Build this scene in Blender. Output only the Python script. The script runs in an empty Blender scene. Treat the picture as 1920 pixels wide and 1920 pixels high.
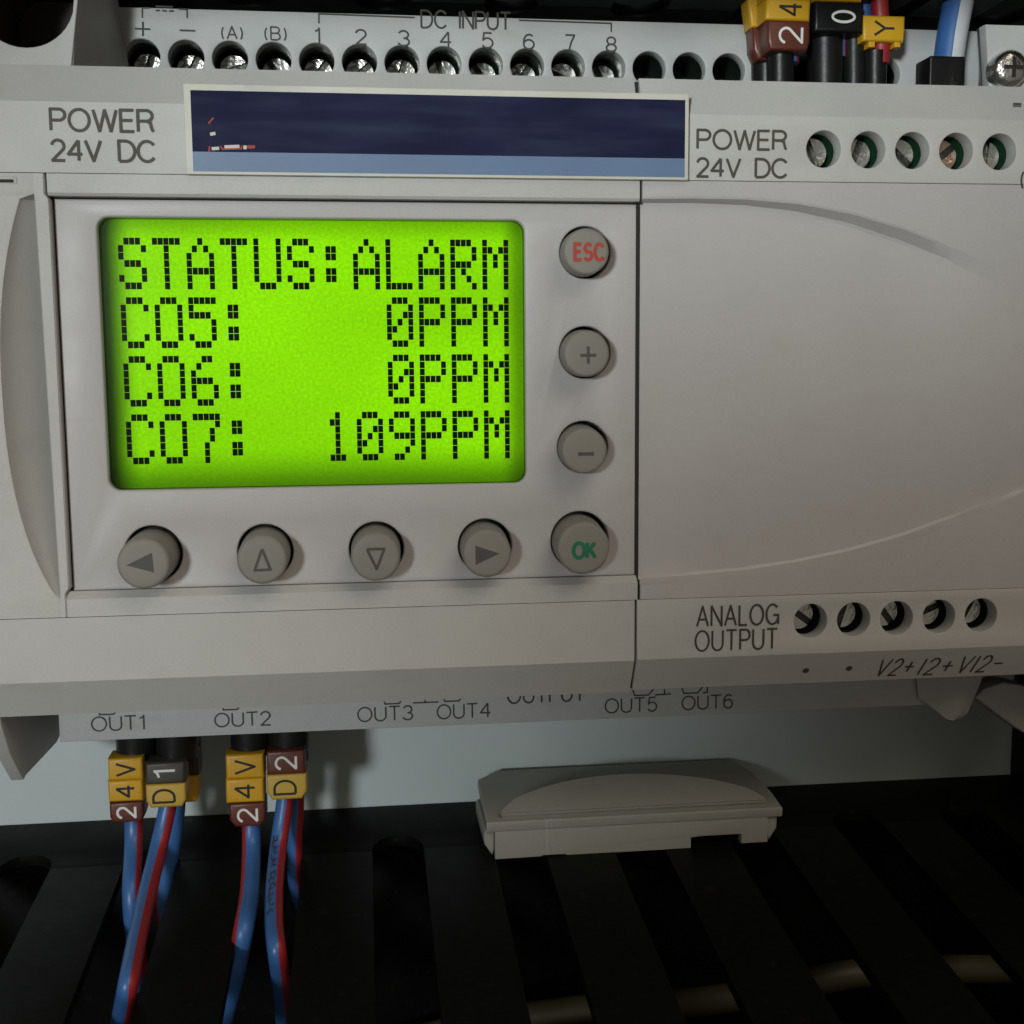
import bpy, bmesh, math, random
from mathutils import Vector, Matrix
import numpy as np

random.seed(4)
S = 0.001                                   # everything below is written in millimetres
sc = bpy.context.scene
COL = sc.collection

# ------------------------------------------------------------------ camera
F_PX = 2250.0
YAW, TILT, ROLL, DIST = -0.12152661, 0.11830108, -0.00731685, 141.0
cy_, sy_ = math.cos(YAW), math.sin(YAW)
ct_, st_ = math.cos(TILT), math.sin(TILT)
cr_, sr_ = math.cos(ROLL), math.sin(ROLL)
RM = (np.array([[cr_, -sr_, 0], [sr_, cr_, 0], [0, 0, 1]])
      @ np.array([[1, 0, 0], [0, ct_, -st_], [0, st_, ct_]])
      @ np.array([[cy_, 0, sy_], [0, 1, 0], [-sy_, 0, cy_]]))
CW = -(RM.T @ np.array([0, 0, 1.0])) * DIST


def W(px, py, d=0.0):
    """(x, z) in mm of a photograph pixel on the real plane d mm behind the front face."""
    v = RM.T @ np.array([(px - 960) / F_PX, (py - 960) / F_PX, 1.0])
    t = (d - CW[2]) / v[2]
    q = CW + v * t
    return float(q[0]), float(-q[1])


def WX(px, py, d=0.0): return W(px, py, d)[0]
def WZ(px, py, d=0.0): return W(px, py, d)[1]


cam = bpy.data.cameras.new('camera')
cam.sensor_width = 36.0
cam.lens = F_PX / 1920.0 * 36.0
cam.clip_start, cam.clip_end = 0.005, 20.0
camo = bpy.data.objects.new('camera', cam)
COL.objects.link(camo)
tb = lambda v: Vector((v[0], v[2], -v[1]))
rx, ry, rz = tb(RM[0]), -tb(RM[1]), -tb(RM[2])
mw = Matrix(((rx.x, ry.x, rz.x, CW[0] * S), (rx.y, ry.y, rz.y, CW[2] * S), (rx.z, ry.z, rz.z, -CW[1] * S), (0, 0, 0, 1)))
camo.matrix_world = mw
sc.camera = camo

# ------------------------------------------------------------------ world, lamps, exposure
wd = bpy.data.worlds.new('World'); sc.world = wd; wd.use_nodes = True
bg = wd.node_tree.nodes['Background']
bg.inputs[0].default_value = (1.0, 0.90, 0.76, 1); bg.inputs[1].default_value = 0.15


def aim(o, target):
    d = Vector(target) * S - o.location
    o.rotation_euler = d.to_track_quat('-Z', 'Y').to_euler()


def spot(name, energy, col, loc, target, size, blend, soft):
    l = bpy.data.lights.new(name, 'SPOT'); l.energy = energy; l.color = col
    l.spot_size = math.radians(size); l.spot_blend = blend; l.shadow_soft_size = soft
    o = bpy.data.objects.new(name, l); COL.objects.link(o); o.location = Vector(loc) * S; aim(o, target); return o


spot('left_key_spot', 4.5, (0.92, 0.99, 1.0), (-225, -465, 46), (-98, 0, -24), 27.5, 0.85, 0.03)  # key from the left; added cone fall-off stands in for the lower-right shadow
spot('upper_fill_spot', 8.8, (0.92, 1.0, 1.0), (-195, -460, 70), (22, 0, 106), 24.6, 0.78, 0.03)  # added spot, not a real lamp: brightens the upper faces only
fl = bpy.data.lights.new('warm_fill_light', 'AREA')  # added warm fill from above and in front, no real lamp there
fl.energy = 0.62; fl.color = (1.0, 0.88, 0.72); fl.shape = 'RECTANGLE'; fl.size = 0.30; fl.size_y = 0.22
fo = bpy.data.objects.new('warm_fill_light', fl); COL.objects.link(fo)
fo.location = Vector((150, -330, 330)) * S
aim(fo, (0, 0, 30))

vs = sc.view_settings
vs.view_transform = 'Standard'; vs.look = 'None'; vs.exposure = 0.0; vs.gamma = 1.0
vs.use_curve_mapping = False
sc.cycles.max_bounces = 4
sc.cycles.adaptive_threshold = 0.03
sc.cycles.diffuse_bounces = 2
sc.cycles.glossy_bounces = 2
sc.cycles.sample_clamp_indirect = 4.0
sc.cycles.use_denoising = True


# ------------------------------------------------------------------ materials
def lin(r, g, b):
    f = lambda c: (c / 255 / 12.92) if c / 255 <= 0.04045 else ((c / 255 + 0.055) / 1.055) ** 2.4
    return (f(r), f(g), f(b), 1)


def plastic(name, col, rough=0.45, mottle=0.06, bump=0.15, bscale=2500, specks=0.0, spec=0.5, dust=0.0, scratch=0.0, grime=0.0, streak=0.0, grain=0.0):
    m = bpy.data.materials.new(name); m.use_nodes = True
    nt = m.node_tree; b = nt.nodes['Principled BSDF']
    tc = nt.nodes.new('ShaderNodeTexCoord')
    n1 = nt.nodes.new('ShaderNodeTexNoise'); n1.inputs['Scale'].default_value = 90; n1.inputs['Detail'].default_value = 3
    nt.links.new(tc.outputs['Object'], n1.inputs['Vector'])
    mx = nt.nodes.new('ShaderNodeMix'); mx.data_type = 'RGBA'
    c2 = tuple(c * (1 - mottle * 2.2) for c in col[:3]) + (1,)
    c1 = tuple(min(1, c * (1 + mottle)) for c in col[:3]) + (1,)
    mx.inputs['A'].default_value = c2; mx.inputs['B'].default_value = c1
    nt.links.new(n1.outputs['Fac'], mx.inputs['Factor'])
    outc = mx.outputs['Result']
    if specks:
        v = nt.nodes.new('ShaderNodeTexVoronoi'); v.inputs['Scale'].default_value = 150
        nt.links.new(tc.outputs['Object'], v.inputs['Vector'])
        r = nt.nodes.new('ShaderNodeMath'); r.operation = 'LESS_THAN'; r.inputs[1].default_value = specks
        nt.links.new(v.outputs['Distance'], r.inputs[0])
        wn = nt.nodes.new('ShaderNodeSeparateColor'); nt.links.new(v.outputs['Color'], wn.inputs[0])
        g = nt.nodes.new('ShaderNodeMath'); g.operation = 'LESS_THAN'; g.inputs[1].default_value = 0.16
        nt.links.new(wn.outputs[0], g.inputs[0])
        mu = nt.nodes.new('ShaderNodeMath'); mu.operation = 'MULTIPLY'
        nt.links.new(r.outputs[0], mu.inputs[0]); nt.links.new(g.outputs[0], mu.inputs[1])
        mx2 = nt.nodes.new('ShaderNodeMix'); mx2.data_type = 'RGBA'
        nt.links.new(mu.outputs[0], mx2.inputs['Factor']); nt.links.new(outc, mx2.inputs['A'])
        mx2.inputs['B'].default_value = (0.03, 0.026, 0.02, 1)
        outc = mx2.outputs['Result']
    if dust:
        n4 = nt.nodes.new('ShaderNodeTexNoise'); n4.inputs['Scale'].default_value = 700; n4.inputs['Detail'].default_value = 6
        nt.links.new(tc.outputs['Object'], n4.inputs['Vector'])
        cr4 = nt.nodes.new('ShaderNodeValToRGB'); cr4.color_ramp.elements[0].position = 0.6; cr4.color_ramp.elements[1].position = 0.82
        nt.links.new(n4.outputs['Fac'], cr4.inputs[0])
        m4 = nt.nodes.new('ShaderNodeMath'); m4.operation = 'MULTIPLY'; m4.inputs[1].default_value = dust
        nt.links.new(cr4.outputs[0], m4.inputs[0])
        mx4 = nt.nodes.new('ShaderNodeMix'); mx4.data_type = 'RGBA'
        nt.links.new(m4.outputs[0], mx4.inputs['Factor']); nt.links.new(outc, mx4.inputs['A'])
        mx4.inputs['B'].default_value = (0.16, 0.15, 0.12, 1)
        outc = mx4.outputs['Result']
    def layer(vec_scale, rot, scale, lo, hi, amount, colour, detail=2.0):
        nonlocal outc
        mp = nt.nodes.new('ShaderNodeMapping'); mp.inputs['Scale'].default_value = vec_scale; mp.inputs['Rotation'].default_value = rot
        nt.links.new(tc.outputs['Object'], mp.inputs[0])
        nn = nt.nodes.new('ShaderNodeTexNoise'); nn.inputs['Scale'].default_value = scale; nn.inputs['Detail'].default_value = detail
        nt.links.new(mp.outputs[0], nn.inputs['Vector'])
        rg = nt.nodes.new('ShaderNodeMapRange'); rg.inputs[1].default_value = lo; rg.inputs[2].default_value = hi
        rg.inputs[3].default_value = 0.0; rg.inputs[4].default_value = amount
        nt.links.new(nn.outputs['Fac'], rg.inputs[0])
        mm = nt.nodes.new('ShaderNodeMix'); mm.data_type = 'RGBA'
        nt.links.new(rg.outputs[0], mm.inputs['Factor']); nt.links.new(outc, mm.inputs['A']); mm.inputs['B'].default_value = colour
        outc = mm.outputs['Result']
    if scratch:
        layer((900, 900, 45), (0, .5, 0), 1.0, .74, .80, scratch, (.72, .72, .72, 1))
        layer((60, 60, 1100), (0, .35, 0), 1.0, .75, .81, scratch, (.16, .15, .13, 1))
    if grime:
        layer((1, 1, 2.2), (0, 0, 0), 130, .56, .78, grime, (.20, .17, .12, 1), 4.0)
    if grain:
        layer((1, 1, 1), (0, 0, 0), 4200, .42, .72, grain, tuple(c * .55 for c in col[:3]) + (1,), 2.0)
    if streak:
        layer((55, 55, 420), (0, .03, 0), 1.0, .45, .8, streak, (.10, .12, .19, 1), 5.0)
    nt.links.new(outc, b.inputs['Base Color'])
    n3 = nt.nodes.new('ShaderNodeTexNoise'); n3.inputs['Scale'].default_value = 160; n3.inputs['Detail'].default_value = 4
    nt.links.new(tc.outputs['Object'], n3.inputs['Vector'])
    mr = nt.nodes.new('ShaderNodeMapRange'); mr.inputs[3].default_value = rough - 0.08; mr.inputs[4].default_value = rough + 0.12
    nt.links.new(n3.outputs['Fac'], mr.inputs[0]); nt.links.new(mr.outputs[0], b.inputs['Roughness'])
    b.inputs['Specular IOR Level'].default_value = spec
    if bump:
        n2 = nt.nodes.new('ShaderNodeTexNoise'); n2.inputs['Scale'].default_value = bscale; n2.inputs['Detail'].default_value = 3
        nt.links.new(tc.outputs['Object'], n2.inputs['Vector'])
        bp = nt.nodes.new('ShaderNodeBump'); bp.inputs['Strength'].default_value = bump; bp.inputs['Distance'].default_value = 0.0001
        nt.links.new(n2.outputs['Fac'], bp.inputs['Height']); nt.links.new(bp.outputs[0], b.inputs['Normal'])
    return m


def metal(name, col, rough=0.28):
    m = plastic(name, col, rough, 0.2, 0.9, 650)
    for nd in m.node_tree.nodes:
        if nd.type == 'BUMP': nd.inputs['Distance'].default_value = 0.0004
    m.node_tree.nodes['Principled BSDF'].inputs['Metallic'].default_value = 1.0
    return m


def ink(name, col, rough=0.6):
    return plastic(name, col, rough, 0.15, 0, specks=0)


GREY = plastic('grey_casing', (0.50, 0.49, 0.47, 1), 0.5, 0.035, 0.12, 3000, specks=0.035, scratch=.3, grime=.10, grain=.15)
GREY2 = plastic('grey_front_panel', (0.475, 0.455, 0.45, 1), 0.42, 0.03, 0.10, 3500, specks=0.03, scratch=.28, grime=.07, grain=.13)
STRIPM = plastic('terminal_strip_grey', (0.47, 0.475, 0.47, 1), 0.5, 0.04, 0.12, 2500, specks=0.03, grime=.2, grain=.15)
CAPM = plastic('loose_cover_grey', (0.30, 0.295, 0.26, 1), 0.55, 0.05, 0.15, 2500, specks=0.03, grime=.25, scratch=.3, grain=.16)
BTN = plastic('button_grey', (0.235, 0.22, 0.19, 1), 0.55, 0.06, 0.2, 4000)
BLACK = plastic('black_plastic', (0.008, 0.008, 0.008, 1), 0.35, 0.1, 0.2, 1500, spec=.35)
BORE = plastic('shaded_bore', (0.07, 0.055, 0.045, 1), 0.6, 0.1, 0)  # dark brown stands in for the shade inside the bore
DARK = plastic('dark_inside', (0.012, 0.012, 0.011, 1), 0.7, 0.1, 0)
GREEN = plastic('green_terminal_body', (0.018, 0.075, 0.035, 1), 0.4, 0.1, 0.1)
DGREEN = plastic('dark_terminal_body', (0.016, 0.022, 0.016, 1), 0.4, 0.1, 0.1)
DUCT = plastic('black_duct', (0.0032, 0.0038, 0.0028, 1), 0.5, 0.2, 0.3, 900, dust=0.06, spec=0.10)
PLATE = plastic('painted_plate', (0.60, 0.66, 0.66, 1), 0.4, 0.03, 0.1, 1800)
SCREW = metal('screw_metal', (0.74, 0.74, 0.69, 1), 0.26)
COPPER = metal('coppery_screw_metal', (0.80, 0.60, 0.46, 1), 0.25)
SLOT = metal('screw_slot', (0.10, 0.10, 0.09, 1), 0.5)
INK = ink('dark_print', (0.055, 0.048, 0.04, 1))
INK2 = ink('brown_print', (0.075, 0.062, 0.045, 1))
SYM = ink('grey_symbol', (0.075, 0.072, 0.07, 1))
REDI = ink('red_print', (0.42, 0.05, 0.03, 1))
GRNI = ink('green_print', (0.012, 0.16, 0.075, 1))
WHTI = ink('white_print', (0.72, 0.70, 0.68, 1))
BLKI = ink('black_print', (0.012, 0.011, 0.01, 1))
NAVY = plastic('navy_label', (0.012, 0.014, 0.05, 1), 0.6, 0.22, 0.05, 600, spec=.12, streak=.25, scratch=.25)
LBLUE = plastic('pale_blue_label', (0.13, 0.20, 0.335, 1), 0.4, 0.05, 0.05)
CREAM = plastic('cream_label', (0.60, 0.58, 0.51, 1), 0.5, 0.05, 0.05, grime=.35)
YEL = plastic('yellow_marker', (0.60, 0.33, 0.012, 1), 0.42, 0.08, 0.15, 2500)
YEL2 = plastic('pale_yellow_marker', (0.52, 0.34, 0.05, 1), 0.45, 0.08, 0.15, 2500)
BRN = plastic('brown_marker', (0.11, 0.026, 0.014, 1), 0.4, 0.1, 0.15, 2500)
GRYM = plastic('charcoal_marker', (0.05, 0.045, 0.035, 1), 0.45, 0.1, 0.15)
BLUEW = plastic('blue_wire', (0.042, 0.13, 0.35, 1), 0.36, 0.05, 0.1)
REDW = plastic('red_wire', (0.30, 0.018, 0.024, 1), 0.42, 0.05, 0.1)
WHTW = plastic('white_wire', (0.62, 0.62, 0.64, 1), 0.4, 0.05, 0.1)
TAN = plastic('tan_cable', (0.06, 0.052, 0.024, 1), 0.5, 0.1, 0.1)
WALLG = plastic('window_wall', (0.012, 0.03, 0.008, 1), 0.3, 0.05, 0)
DOTM = ink('lcd_dot', (0.003, 0.007, 0.002, 1), 0.9)
DOTM.node_tree.nodes['Principled BSDF'].inputs['Specular IOR Level'].default_value = 0.1


def lcd_material():
    m = bpy.data.materials.new('lcd_backlight'); m.use_nodes = True
    nt = m.node_tree; b = nt.nodes['Principled BSDF']
    tc = nt.nodes.new('ShaderNodeTexCoord')
    n = nt.nodes.new('ShaderNodeTexNoise'); n.inputs['Scale'].default_value = 2800; n.inputs['Detail'].default_value = 2
    nt.links.new(tc.outputs['Object'], n.inputs['Vector'])
    mp = nt.nodes.new('ShaderNodeMapping'); mp.inputs['Scale'].default_value = (30, 1, 60)
    n2 = nt.nodes.new('ShaderNodeTexNoise'); n2.inputs['Scale'].default_value = 1.0
    nt.links.new(tc.outputs['Object'], mp.inputs[0]); nt.links.new(mp.outputs[0], n2.inputs['Vector'])
    sx = nt.nodes.new('ShaderNodeSeparateXYZ'); nt.links.new(tc.outputs['Generated'], sx.inputs[0])

    def edge(sock, a0, a1, low):        # backlight diffuser: dimmer towards its rim
        r = nt.nodes.new('ShaderNodeMapRange'); r.interpolation_type = 'SMOOTHSTEP'
        r.inputs[1].default_value = a0; r.inputs[2].default_value = a1
        r.inputs[3].default_value = low; r.inputs[4].default_value = 1.0
        nt.links.new(sock, r.inputs[0]); return r.outputs[0]

    def mul(a, c):
        x = nt.nodes.new('ShaderNodeMath'); x.operation = 'MULTIPLY'
        nt.links.new(a, x.inputs[0]); nt.links.new(c, x.inputs[1]); return x.outputs[0]
    e = mul(edge(sx.outputs['X'], 0.01, 0.085, 0.03), edge(sx.outputs['X'], 0.985, 0.93, 0.35))
    e = mul(e, edge(sx.outputs['Z'], 0.0, 0.17, 0.25))
    e = mul(e, edge(sx.outputs['Z'], 1.0, 0.90, 0.55))
    r1 = nt.nodes.new('ShaderNodeMapRange'); r1.inputs[3].default_value = 0.70; r1.inputs[4].default_value = 1.28
    nt.links.new(n.outputs['Fac'], r1.inputs[0])
    r2 = nt.nodes.new('ShaderNodeMapRange'); r2.inputs[3].default_value = 0.6; r2.inputs[4].default_value = 1.3
    nt.links.new(n2.outputs['Fac'], r2.inputs[0])
    e = mul(mul(e, r1.outputs[0]), r2.outputs[0])
    b.inputs['Base Color'].default_value = (0.015, 0.04, 0.002, 1); b.inputs['Specular IOR Level'].default_value = 0.0
    b.inputs['Emission Color'].default_value = (0.275, 0.79, 0.0, 1)
    nt.links.new(e, b.inputs['Emission Strength'])
    b.inputs['Roughness'].default_value = 0.35
    return m


def pane_material():
    m = bpy.data.materials.new('clear_window'); m.use_nodes = True
    nt = m.node_tree; nt.nodes.remove(nt.nodes['Principled BSDF'])
    out = nt.nodes['Material Output']
    t = nt.nodes.new('ShaderNodeBsdfTransparent'); t.inputs[0].default_value = (0.97, 0.99, 0.95, 1)
    g = nt.nodes.new('ShaderNodeBsdfGlossy'); g.inputs['Roughness'].default_value = 0.12
    fr = nt.nodes.new('ShaderNodeFresnel'); fr.inputs[0].default_value = 1.25
    mx = nt.nodes.new('ShaderNodeMixShader')
    nt.links.new(fr.outputs[0], mx.inputs[0]); nt.links.new(t.outputs[0], mx.inputs[1]); nt.links.new(g.outputs[0], mx.inputs[2])
    nt.links.new(mx.outputs[0], out.inputs['Surface'])
    return m


LCD = lcd_material(); PANE = pane_material()


# ------------------------------------------------------------------ object helpers
def finish(name, me, mats, parent=None, ang=32):
    for p in me.polygons: p.use_smooth = True
    me.set_sharp_from_angle(angle=math.radians(ang))
    for m in (mats if isinstance(mats, (list, tuple)) else [mats]):
        me.materials.append(m)
    o = bpy.data.objects.new(name, me); COL.objects.link(o)
    if parent is not None: attach(o, parent)
    return o


def world_of(o):
    m = Matrix.Translation(o.location) @ o.rotation_euler.to_matrix().to_4x4()
    if o.parent is not None: m = world_of(o.parent) @ o.matrix_parent_inverse @ m
    return m


def attach(o, parent):
    o.parent = parent
    o.matrix_parent_inverse = world_of(parent).inverted()


def thing(name, label, cat, loc, group=None):
    e = bpy.data.objects.new(name, None); COL.objects.link(e)
    e.empty_display_size = 0.005
    e.location = Vector(loc) * S
    e['label'] = label; e['category'] = cat
    if group: e['group'] = group
    return e


def from_bm(name, bm, mats, parent=None, ang=32, merge=True, recalc=True):
    if merge: bmesh.ops.remove_doubles(bm, verts=bm.verts, dist=1e-4)
    if recalc: bmesh.ops.recalc_face_normals(bm, faces=bm.faces)
    for v in bm.verts: v.co *= S
    me = bpy.data.meshes.new(name); bm.to_mesh(me); bm.free()
    return finish(name, me, mats, parent, ang)


X, Y, Z = Vector((1, 0, 0)), Vector((0, 1, 0)), Vector((0, 0, 1))


def curve_mesh(outline, holes, thick, bevel, res=2):
    """a bevelled plate from a 2D outline with holes: front at local z 0, back at -thick (a temporary curve)"""
    def area(p): return sum(p[i][0] * p[(i + 1) % len(p)][1] - p[(i + 1) % len(p)][0] * p[i][1] for i in range(len(p)))
    cu = bpy.data.curves.new('tmp', 'CURVE'); cu.dimensions = '2D'; cu.fill_mode = 'BOTH'
    for k, pts in enumerate([outline] + list(holes)):
        a = area(pts)
        if (k == 0 and a < 0) or (k > 0 and a > 0): pts = list(reversed(pts))
        sp = cu.splines.new('POLY'); sp.points.add(len(pts) - 1); sp.use_cyclic_u = True
        for i, p in enumerate(pts): sp.points[i].co = (p[0], p[1], 0, 1)
    cu.extrude = max(thick / 2 - bevel, 0.0); cu.bevel_depth = bevel; cu.bevel_resolution = res
    cu.offset = -bevel
    ob = bpy.data.objects.new('tmp', cu)
    me = bpy.data.meshes.new_from_object(ob)
    bm = bmesh.new(); bm.from_mesh(me)
    bpy.data.objects.remove(ob); bpy.data.meshes.remove(me); bpy.data.curves.remove(cu)
    for v in bm.verts: v.co.z -= thick / 2
    return bm


def place_bm(bm, o, u, v, n=None):
    u, v = Vector(u).normalized(), Vector(v).normalized()
    n = Vector(n).normalized() if n is not None else u.cross(v)
    o = Vector(o)
    for w in bm.verts:
        c = w.co.copy(); w.co = o + u * c.x + v * c.y + n * c.z


def plate(name, outline, holes=(), d=0.0, thick=2.0, bevel=0.15, mat=GREY, parent=None, res=2):
    """upright plate facing the camera, outline in (x, z), front at depth d"""
    bm = curve_mesh(outline, holes, thick, bevel, res)
    place_bm(bm, (0, d, 0), X, Z, -Y)
    return from_bm(name, bm, mat, parent)


def prism(name, prof, x0, x1, bevel=0.15, mat=GREY, parent=None):
    """profile in (depth, z) run along x"""
    bm = curve_mesh(prof, (), x1 - x0, bevel)
    place_bm(bm, (x1, 0, 0), Y, Z, X)
    return from_bm(name, bm, mat, parent, 16)


def rect(x0, x1, z0, z1): return [(x0, z0), (x1, z0), (x1, z1), (x0, z1)]


def rrect(x0, x1, z0, z1, r, n=8):
    out = []
    for cx, cz, a in ((x1 - r, z0 + r, -90), (x1 - r, z1 - r, 0), (x0 + r, z1 - r, 90), (x0 + r, z0 + r, 180)):
        for i in range(n + 1):
            t = math.radians(a + 90 * i / n); out.append((cx + r * math.cos(t), cz + r * math.sin(t)))
    return out


def circ(cx, cz, r, n=40): return [(cx + r * math.cos(2 * math.pi * i / n), cz + r * math.sin(2 * math.pi * i / n)) for i in range(n)]


def lathe(bm, prof, n=40, c=(0, 0)):
    """prof: (radius, depth) list turned about the y axis through (x, z) = c"""
    rings = []
    for r, d in prof:
        if r < 1e-6: rings.append([bm.verts.new((c[0], d, c[1]))])
        else: rings.append([bm.verts.new((c[0] + r * math.cos(2 * math.pi * i / n), d, c[1] + r * math.sin(2 * math.pi * i / n))) for i in range(n)])
    for a, b in zip(rings, rings[1:]):
        for i in range(n):
            j = (i + 1) % n
            if len(a) == 1 and len(b) == 1: continue
            if len(a) == 1: bm.faces.new((a[0], b[i], b[j]))
            elif len(b) == 1: bm.faces.new((a[i], b[0], a[j]))
            else: bm.faces.new((a[i], b[i], b[j], a[j]))


def sweep(bm, pts, radii, n=20, split=None, phase=0.0, cap=True):
    """tube along pts; split: list of (angle0, angle1, material_index)"""
    P = [Vector(p) for p in pts]
    # resample with Catmull-Rom
    Q, Rr = [], []
    for i in range(len(P) - 1):
        p0, p1, p2, p3 = P[max(i - 1, 0)], P[i], P[i + 1], P[min(i + 2, len(P) - 1)]
        for k in range(8):
            t = k / 8
            Q.append(0.5 * ((2 * p1) + (p2 - p0) * t + (2 * p0 - 5 * p1 + 4 * p2 - p3) * t * t + (3 * p1 - p0 - 3 * p2 + p3) * t ** 3))
            Rr.append(radii[i] * (1 - t) + radii[i + 1] * t)
    Q.append(P[-1]); Rr.append(radii[-1])
    rings = []
    for i, q in enumerate(Q):
        t = (Q[min(i + 1, len(Q) - 1)] - Q[max(i - 1, 0)]).normalized()
        a = Vector((1, 0, 0)); a = (a - t * a.dot(t)).normalized(); b = t.cross(a)
        rings.append([bm.verts.new(q + (a * math.cos(phase + 2 * math.pi * k / n) + b * math.sin(phase + 2 * math.pi * k / n)) * Rr[i]) for k in range(n)])
    for r0, r1 in zip(rings, rings[1:]):
        for k in range(n):
            f = bm.faces.new((r0[k], r0[(k + 1) % n], r1[(k + 1) % n], r1[k]))
            if split:
                for a0, a1, mi in split:
                    if a0 <= k < a1: f.material_index = mi
    if cap:
        bm.faces.new(rings[0]); bm.faces.new(rings[-1])


# ------------------------------------------------------------------ stroke lettering
def arc(cx, cy, rx, ry, a0, a1, n=14):
    return [(cx + rx * math.cos(math.radians(a0 + (a1 - a0) * i / n)), cy + ry * math.sin(math.radians(a0 + (a1 - a0) * i / n))) for i in range(n + 1)]


G = {
    'A': (.72, [[(0, 0), (.36, 1), (.72, 0)], [(.13, .34), (.59, .34)]]),
    'B': (.62, [[(0, 0), (0, 1), (.34, 1)] + arc(.34, .76, .24, .24, 90, -90) + [(0, .52)], [(0, .52), (.36, .52)] + arc(.36, .26, .26, .26, 90, -90) + [(0, 0)]]),
    'C': (.74, [arc(.40, .5, .40, .5, 38, 322, 26)]),
    'D': (.70, [[(0, 0), (0, 1), (.28, 1)] + arc(.28, .5, .42, .5, 90, -90, 20) + [(0, 0)]]),
    'E': (.56, [[(.56, 1), (0, 1), (0, 0), (.56, 0)], [(0, .52), (.50, .52)]]),
    'G': (.78, [arc(.40, .5, .40, .5, 42, 350, 26) + [(.79, .46), (.46, .46)], [(.78, .46), (.78, 0)]]),
    'I': (.06, [[(.03, 0), (.03, 1)]]),
    'K': (.62, [[(0, 0), (0, 1)], [(.60, 1), (.02, .42)], [(.2, .58), (.62, 0)]]),
    'L': (.50, [[(0, 1), (0, 0), (.50, 0)]]),
    'N': (.66, [[(0, 0), (0, 1), (.66, 0), (.66, 1)]]),
    'O': (.84, [arc(.42, .5, .42, .5, 90, 450, 36)]),
    'P': (.60, [[(0, 0), (0, 1), (.34, 1)] + arc(.34, .74, .26, .26, 90, -90) + [(0, .48)]]),
    'R': (.64, [[(0, 0), (0, 1), (.36, 1)] + arc(.36, .75, .25, .25, 90, -90) + [(0, .5)], [(.36, .5), (.52, .42), (.58, .14), (.64, 0)]]),
    'S': (.60, [arc(.30, .745, .27, .255, 25, 270, 18)[:-1] + arc(.30, .25, .30, .25, 90, -160, 18)]),
    'T': (.66, [[(0, 1), (.66, 1)], [(.33, 1), (.33, 0)]]),
    'U': (.66, [[(0, 1), (0, .33)] + arc(.33, .33, .33, .33, 180, 360) + [(.66, 1)]]),
    'V': (.68, [[(0, 1), (.34, 0), (.68, 1)]]),
    'W': (.98, [[(0, 1), (.25, 0), (.49, .98), (.73, 0), (.98, 1)]]),
    'Y': (.64, [[(0, 1), (.32, .48), (.64, 1)], [(.32, .48), (.32, 0)]]),
    '0': (.56, [arc(.28, .5, .28, .5, 90, 450, 32)]),
    '1': (.28, [[(0, .80), (.16, .86), (.24, 1), (.24, 0)]]),
    '2': (.58, [arc(.28, .71, .27, .29, 170, -35, 16) + [(.02, 0), (.58, 0)]]),
    '3': (.56, [arc(.27, .745, .25, .255, 160, -90, 16), arc(.27, .26, .29, .26, 90, -165, 16)]),
    '4': (.62, [[(.46, 0), (.46, 1)], [(.46, 1), (0, .32), (.62, .32)]]),
    '5': (.58, [[(.52, 1), (.1, 1), (.05, .52)] + arc(.28, .33, .29, .33, 130, -155, 18)]),
    '6': (.56, [arc(.28, .32, .28, .32, 0, 360, 26), [(.0, .34)] + arc(.30, .5, .30, .5, 170, 50, 14)]),
    '7': (.54, [[(0, 1), (.54, 1), (.34, .5), (.22, 0)]]),
    '8': (.56, [arc(.28, .75, .24, .25, -90, 270, 24), arc(.28, .26, .28, .25, 90, 450, 24)]),
    '+': (.62, [[(0, .5), (.62, .5)], [(.31, .2), (.31, .8)]]),
    '-': (.55, [[(0, .5), (.55, .5)]]),
    '(': (.2, [arc(.42, .45, .42, .68, 135, 225, 12)]),
    ')': (.2, [arc(-.22, .45, .42, .68, 45, -45, 12)]),
    ' ': (.5, []),
}


def stroke(bm, pts, w, o, u, v, n, lift):
    # a sharp corner ends one pen stroke and starts the next
    pts = [Vector((p[0], p[1])) for p in pts]
    pts = [pts[0]] + [b for a, b in zip(pts, pts[1:]) if (b - a).length > 1e-4]
    cuts = [i for i in range(1, len(pts) - 1) if (pts[i] - pts[i - 1]).normalized().dot((pts[i + 1] - pts[i]).normalized()) < 0.05]
    if cuts:
        ends = [0] + cuts + [len(pts) - 1]
        for k, (a, b) in enumerate(zip(ends, ends[1:])):
            q = [p.copy() for p in pts[a:b + 1]]
            if k > 0: q[0] = q[0] - (q[1] - q[0]).normalized() * w * .3
            if b != len(pts) - 1: q[-1] = q[-1] + (q[-1] - q[-2]).normalized() * w * .3
            stroke(bm, q, w, o, u, v, n, lift + .004 * k)
        return
    P = [Vector((p[0], p[1])) for p in pts]
    closed = (P[0] - P[-1]).length < 1e-4
    if closed: P = P[:-1]
    N = len(P); L, Rr = [], []
    for i in range(N):
        a = P[i] - P[i - 1] if (i > 0 or closed) else P[1] - P[0]
        b = P[(i + 1) % N] - P[i] if (i < N - 1 or closed) else P[-1] - P[-2]
        a, b = a.normalized(), b.normalized()
        t = (a + b)
        t = t.normalized() if t.length > 1e-3 else a
        nn = Vector((-t.y, t.x)); k = max(0.72, nn.dot(Vector((-a.y, a.x))))
        off = nn * (w / 2 / k)
        L.append(P[i] + off); Rr.append(P[i] - off)
    to = lambda q: o + u * q.x + v * q.y + n * lift
    lv = [bm.verts.new(to(q)) for q in L]; rv = [bm.verts.new(to(q)) for q in Rr]
    for i in range(N if closed else N - 1):
        j = (i + 1) % N
        bm.faces.new((lv[i], rv[i], rv[j], lv[j]))


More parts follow.
